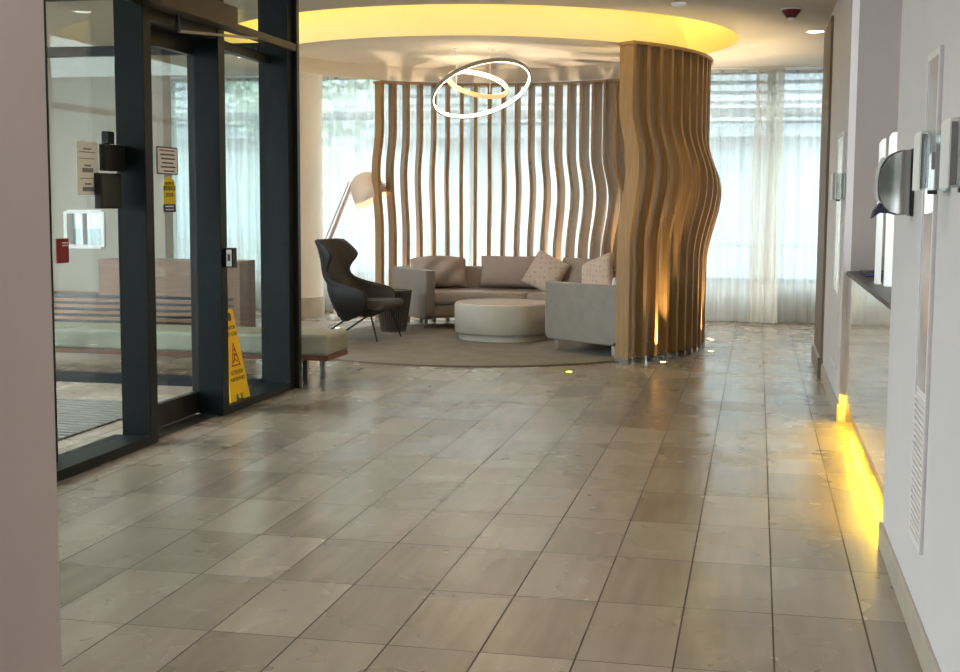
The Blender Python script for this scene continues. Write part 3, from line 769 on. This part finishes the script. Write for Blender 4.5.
t = thing('caution_sticker', 'yellow and navy automatic door caution sticker on the door glass', 'sticker', (-3.62, 7.61, 1.46))
yc, hw = 7.612, .085
pts = [(yc-hw, 1.40), (yc+hw, 1.40), (yc+hw, 1.51)]+[(yc+hw*cos(a), 1.51+.062*sin(a)) for a in (R(30), R(60), R(90), R(120), R(150))]+[(yc-hw, 1.51)]
obj('yellow_field', prism(NB(), pts, -3.626, -3.6235, 'x'), 'stickery', t)
obj('navy_field', B(-3.626, -3.6235, yc-hw, yc+hw, 1.35, 1.40), 'navy', t)
obj('black_band', B(-3.6235, -3.623, yc-hw, yc+hw, 1.487, 1.515), 'blackink', t)
text_mesh('print', 'CAUTION', .036, 'stickery', t, facing_x(-3.6225, yc, 1.501, .85)); text_mesh('print', 'AUTOMATIC', .026, 'blackink', t, facing_x(-3.623, yc, 1.53, .9))
text_mesh('print', 'DOOR', .036, 'blackink', t, facing_x(-3.623, yc, 1.457))
bm = NB()
for z in (1.386, 1.366): box(bm, -3.6235, -3.623, yc-.06, yc+.06, z-.004, z+.004)
obj('small_print', bm, 'paper', t)
t = thing('access_keypad', 'black access reader with grey face on the right door jamb', 'card reader', (-3.4, 8.02, 1.05))
obj('housing', B(-3.43, -3.36, 7.985, 8.05, .985, 1.115), 'black', t, bevel=.004)
obj('face_plate', B(-3.405, -3.368, 7.98, 7.985, .995, 1.105), 'chrome', t); obj('sensor_window', B(-3.395, -3.38, 7.977, 7.98, 1.03, 1.075), 'black', t)

# ------------------------------------------------------------------ wet floor sign on the sill
t = thing('wet_floor_sign', 'yellow folding wet floor sign leaning on the entrance glass', 'wet floor sign', (-3.5, 8.43, .055))
SM = Matrix.Translation((-3.475, 8.33, .056)) @ Matrix.Rotation(R(-8), 4, 'Y') @ Matrix.Rotation(0, 4, 'Z')
def sgn_panel(off):
    H = .63; wb, wt = .165, .085
    pts = [(-wb, 0), (-wb+.09, 0), (-wb+.10, .035), (-.06, .045), (.06, .045), (wb-.10, .035), (wb-.09, 0), (wb, 0), (wt, H-.02), (wt-.02, H), (-wt+.02, H), (-wt, H-.02)]
    bm = prism(NB(), pts, off, off+.014, 'x'); bm.transform(SM); return bm
obj('front_panel', sgn_panel(0), 'yellow', t); obj('rear_panel', sgn_panel(-.03), 'yellow', t)
hb = NB()
lathe(hb, [(0, 0), (.030, 0), (.030, .004), (0, .004)], (0, 0, 0), 20); hb.transform(SM @ Matrix.Translation((.0135, 0, .575)) @ Matrix.Rotation(pi/2, 4, 'Y')); obj('grip_hole', hb, 'slat', t)
for s, z, b, sx in ((.038, .50, 'CAUTION', .85), (.038, .455, 'WET FLOOR', .85), (.042, .19, 'ATTENTION', .85), (.036, .145, 'PLANCHER MOUILLÉ', .72)):
    text_mesh('lettering', b, s, 'blackink', t, SM @ facing_x(.0148, 0, z, sx))
bm = NB()
tri = [Vector((-.075, .235)), Vector((.075, .235)), Vector((0, .40))]; c = sum(tri, Vector((0, 0)))/3
for i in range(3):
    a, b = tri[i], tri[(i+1) % 3]; ai, bi = c+(a-c)*.82, c+(b-c)*.82
    prism(bm, [a, b, bi, ai], .014, .016, 'x')
bm.transform(SM); obj('warning_triangle', bm, 'redink', t)
bm = NB(); bmesh.ops.create_uvsphere(bm, u_segments=10, v_segments=6, radius=.012); bm.transform(Matrix.Translation((.014, .008, .345)) @ Matrix.Diagonal((.2, 1, 1, 1)))
for p, q in (((-.0, .325), (-.02, .285)), ((-.02, .285), (.025, .262)), ((-.02, .285), (-.045, .258)), ((0, .32), (.035, .30)), ((-.002, .32), (-.035, .318))):
    bar(bm, (.015, p[0], p[1]), (.015, q[0], q[1]), .012, .002)
bm.transform(SM); obj('slipping_figure', bm, 'redink', t)

# ------------------------------------------------------------------ bench and wood grille behind the vestibule
t = thing('bench', 'long low grey green upholstered bench behind the entrance glass', 'bench', (-4.8, 9.7, 0))
obj('seat_pad', B(-6.5, -3.2, 9.43, 9.95, .235, .40), 'benchf', t, bevel=.03, seg=4)
obj('wood_rail', B(-6.49, -3.205, 9.44, 9.94, .20, .237), 'redwood', t, bevel=.003)
for x in (-3.40, -4.9, -6.4):
    for y in (9.48, 9.88): obj('leg', B(x-.022, x+.022, y-.022, y+.022, 0, .2), 'chrome', t, bevel=.002)
t = thing('wood_radiator_cover', 'low walnut cover with a slatted grille behind the bench', 'radiator cover', (-6.5, 11.15, 0))
bm = NB(); box(bm, -5.95, -4.56, 10.98, 11.35, .55, .88); box(bm, -8.4, -4.56, 11.05, 11.35, 0, .55); box(bm, -4.62, -4.56, 10.98, 11.05, 0, .55)
obj('casing', bm, 'walnut', t)
obj('gap_shade', B(-8.4, -4.62, 11.03, 11.045, 0, .55), 'black', t)  # black sheet put in as the shade between the slats
bm = NB()
for i in range(9): box(bm, -8.4, -4.62, 10.985, 11.02, .03+i*.057, .03+i*.057+.03)
obj('grille', bm, 'walnut', t)

# ------------------------------------------------------------------ right wall fittings
def wall_panel(xw, y0, y1, lab, z0=.31, z1=1.91):
    t = thing('vent_panel', lab, 'wall panel', (xw, (y0+y1)/2, z0))
    fr = NB(); w = .022
    box(fr, xw-.012, xw, y0, y0+w, z0, z1); box(fr, xw-.012, xw, y1-w, y1, z0, z1); box(fr, xw-.012, xw, y0+w, y1-w, z0, z0+w); box(fr, xw-.012, xw, y0+w, y1-w, z1-w, z1)
    box(fr, xw-.009, xw, y0+w, y1-w, z0+.50, z0+.51)
    obj('frame', fr, 'panelframe', t, bevel=.002)
    obj('smooth_door', B(xw-.008, xw-.002, y0+w, y1-w, z0+.51, z1-w), 'metalpanel', t)['label'] = 'smooth shiny upper door'
    gr = NB(); n = 22
    for i in range(n):
        z = z0+w+.01+i*(.46/n); box(gr, xw-.011, xw-.004, y0+w, y1-w, z, z+.012)
    box(gr, xw-.004, xw-.001, y0+w, y1-w, z0+w, z0+.50)
    obj('louvre_grille', gr, 'panelframe', t)
wall_panel(XR, 4.25, 4.55, 'tall white wall panel with louvred lower half, near right wall')
wall_panel(.555, 9.02, 9.70, 'tall white wall panel with louvred lower half, far beyond the counter')
def holder(xw, y, z0, lab):
    t = thing('acrylic_dispenser', lab, 'dispenser', (xw, y, z0), 'clear acrylic dispensers on the right wall')
    w, d, h = .15, .086, .172
    obj('back_plate', B(xw-.006, xw, y-.01, y+w, z0, z0+h), 'acrylic', t)
    bm = NB(); box(bm, xw-d, xw-.006, y-.005, y, z0, z0+h); box(bm, xw-d, xw-.006, y+w-.005, y+w, z0, z0+h); box(bm, xw-d, xw-.006, y, y+w-.005, z0, z0+.005)
    obj('side_panel', bm, 'acrylic', t)
    bm = NB(); pts = [(xw-d-.002, z0), (xw-d+.002, z0), (xw-d+.002, z0+h), (xw-d+.001, z0+h), (xw-d-.002, z0+h-.012)]
    prism(bm, pts, y-.006, y+w+.004, 'y'); obj('front_lip', bm, 'white', t)
    obj('contents', B(xw-d+.004, xw-d+.018, y-.002, y+w-.01, z0+.006, z0+h-.01), 'greywall', t)
    obj('inner_divider', B(xw-d+.019, xw-d+.025, y-.004, y+w-.006, z0+.006, z0+h-.004), 'white', t)
    obj('latch', B(xw-.055, xw-.045, y-.01, y-.005, z0+.06, z0+.11), 'greywall', t)
    obj('drain_foot', B(xw-.06, xw-.035, y, y+.03, z0-.012, z0), 'black', t)
holder(XR, 4.0, 1.465, 'clear acrylic dispenser box between the chrome dispenser and the picture edge')
holder(XR, 3.40, 1.465, 'clear acrylic dispenser box cut by the right picture edge')
holder(.555, 8.80, 1.455, 'small clear acrylic dispenser box far away beyond the counter')
# chrome sanitiser dispenser
y0, y1 = 4.88, 4.99; X = XR
t = thing('sanitizer_dispenser', 'smoky chrome curved hand sanitizer dispenser on the right wall', 'dispenser', (X, 4.95, 1.5))
prof = [(X-.012, 1.388), (X-.012, 1.618), (X-.045, 1.618), (X-.075, 1.608), (X-.10, 1.588), (X-.118, 1.555), (X-.126, 1.515), (X-.126, 1.47), (X-.118, 1.435), (X-.105, 1.412), (X-.085, 1.392), (X-.06, 1.385)]
obj('shell', prism(NB(), prof, y0, y1, 'y'), 'darkchrome', t, bevel=.006, seg=3)
obj('back_plate', B(X-.012, X, y0+.002, y1-.002, 1.382, 1.622), 'black', t)
edge = [(X-.108, 1.592), (X-.124, 1.557), (X-.132, 1.515), (X-.132, 1.47), (X-.124, 1.432), (X-.119, 1.436), (X-.127, 1.47), (X-.127, 1.515), (X-.119, 1.555), (X-.104, 1.588)]
obj('front_cover', prism(NB(), edge, y0-.002, y1+.002, 'y'), 'chrome', t)['label'] = 'bright front cover edge'
obj('push_lever', prism(NB(), [(X-.112, 1.43), (X-.085, 1.392), (X-.115, 1.392), (X-.142, 1.372), (X-.135, 1.40)], y0+.02, y1-.02, 'y'), 'navy', t)

# counter in the niche
t = thing('reception_counter', 'glossy taupe counter front with dark stone top in the wall niche', 'counter', (1.2, 7.2, 0))
obj('front_panel', B(.583, .62, 5.58, 8.74, .17, .965), 'gloss', t)['label'] = 'glossy taupe front panel'
obj('carcass', B(.64, 1.2, 5.58, 8.74, .0, .965), 'greywall', t)
obj('countertop', B(.575, 1.25, 5.58, 8.74, .967, .992), 'counter', t, bevel=.003)['label'] = 'dark stone countertop'
obj('end_bracket', B(.583, .6, 5.575, 5.58, .17, .97), 'black', t)
obj('toe_light', B(.626, .638, 5.72, 8.7, .12, .15), 'toe', t)['label'] = 'yellow toe-kick light strip'
t = thing('counter_tray', 'black tray with a small clear stand at the far end of the counter', 'tray', (.8, 8.3, .992))
obj('tray', B(.64, .98, 8.1, 8.5, .992, 1.012), 'navy', t, bevel=.006); obj('clear_stand', B(.72, .85, 8.28, 8.285, 1.012, 1.11), 'acrylic', t); obj('foot', B(.70, .87, 8.26, 8.31, 1.0125, 1.025), 'black', t)
for x, y, lab, h in ((.652, 7.4, 'tall slim white display board on the counter, left of its twin', .79), (.694, 7.2, 'tall white display board on the counter beside the near wall edge', .815)):
    t = thing('display_board', lab, 'display board', (x, y, .992))
    w = .034 if x < .66 else .055
    obj('board', prism(NB(), [(x-w/2, 1.0), (x+w/2, 1.0), (x+w/2, .992+h), (x-w/2+.015, .992+h-.006), (x-w/2, .992+h-.03)], y, y+.012, 'y'), 'white', t)
    obj('foot', B(x-w/2, x+w/2, y-.05, y+.06, .992, 1.0), 'white', t)

# ------------------------------------------------------------------ outside
struct('ground', B(-60, 60, 16.2, 80, -.3, -.12), 'ground')
struct('ground_entrance', B(-60, -10, -40, 16.2, -.3, -.12), 'ground')
t = thing('office_building', 'pale building with a louvred upper storey beyond the far windows', 'building', (0, 27, -.12))
obj('facade', B(-26, 26, 27.2, 36, -.12, 6.2), 'facade', t)
bm = NB()
for i in range(15): box(bm, -26, 26, 27.02, 27.2, 3.1+i*.2, 3.1+i*.2+.12)
obj('louvres', bm, 'louver', t)
for i in range(13):
    x = -25+i*4
    obj('shopfront_window', B(x, x+3.3, 27.12, 27.2, .6, 2.5), 'darkglass', t)
obj('canopy', B(-26, 26, 26.3, 27.2, 2.75, 3.0), 'facade', t)
def tree(x, y, h, lab):
    t = thing('street_tree', lab, 'tree', (x, y, -.12)); rnd = random.Random(int(x*10))
    obj('trunk', tube(NB(), [(x, y, -.12), (x+.1, y, h*.3), (x, y+.1, h*.62)], .12, 8, r2=.06), 'bark', t)
    bm = NB()
    for i in range(1100):
        d = Vector((rnd.gauss(0, 1), rnd.gauss(0, 1), rnd.gauss(0, 1))).normalized()*rnd.uniform(.5, 1)**.5
        p = Vector((x+d.x*1.9, y+d.y*1.7, h*.68+d.z*h*.34)); s = .16
        a = Vector((rnd.uniform(-1, 1), rnd.uniform(-1, 1), rnd.uniform(-1, 1))).normalized(); b = a.orthogonal().normalized()
        bm.faces.new([bm.verts.new(p+v) for v in (a*s, b*s*.6, -a*s, -b*s*.6)])
    obj('foliage', bm, 'leaf', t)
tree(-8.0, 22.5, 6.2, 'leafy green tree outside the window behind the floor lamp')

# ------------------------------------------------------------------ light
w = bpy.data.worlds.new('sky'); S.world = w; w.use_nodes = True
bg = w.node_tree.nodes['Background']; bg.inputs[0].default_value = (.86, .95, 1.0, 1); bg.inputs[1].default_value = 10.5
sun = bpy.data.lights.new('sun', 'SUN')
def portal(name, loc, rot, sx, sy):
    L = bpy.data.lights.new(name, 'AREA'); L.shape = 'RECTANGLE'; L.size = sx; L.size_y = sy; L.cycles.is_portal = True
    o = bpy.data.objects.new(name, L); put(o); o.location = loc; o.rotation_euler = rot
portal('sky_portal_far', (-4.5, 16.25, 1.72), (R(-90), 0, 0), 11, 2.6)
portal('sky_portal_back', (-1.3, -5.12, 1.65), (R(90), 0, 0), 1.8, 1.1)
portal('sky_portal_entrance', (-6.7, 6.1, 1.5), (0, R(-90), 0), 3, 6.2)

# ------------------------------------------------------------------ camera
pitch, yaw, roll = .1025, .2098, .006
fwd = Vector((-sin(yaw)*cos(pitch), cos(yaw)*cos(pitch), -sin(pitch))); right = Vector((cos(yaw), sin(yaw), 0)); up = right.cross(fwd)
r2 = right*cos(roll)+up*sin(roll); u2 = up*cos(roll)-right*sin(roll)
cam = bpy.data.cameras.new('camera'); co = bpy.data.objects.new('camera', cam); put(co)
m = Matrix((r2, u2, -fwd)).transposed().to_4x4(); m.translation = (0, 0, 1.4206); co.matrix_world = m
cam.sensor_width = 36; cam.lens = 1295.55/960*36; cam.clip_start = .05
S.camera = co
S.view_settings.view_transform = 'Standard'; S.view_settings.look = 'None'; S.view_settings.exposure = .38; S.view_settings.gamma = 1; S.view_settings.use_curve_mapping = False
S.cycles.max_bounces = 10; S.cycles.transparent_max_bounces = 16; S.cycles.diffuse_bounces = 5; S.cycles.sample_clamp_indirect = 6
S.cycles.caustics_reflective = False; S.cycles.caustics_refractive = False
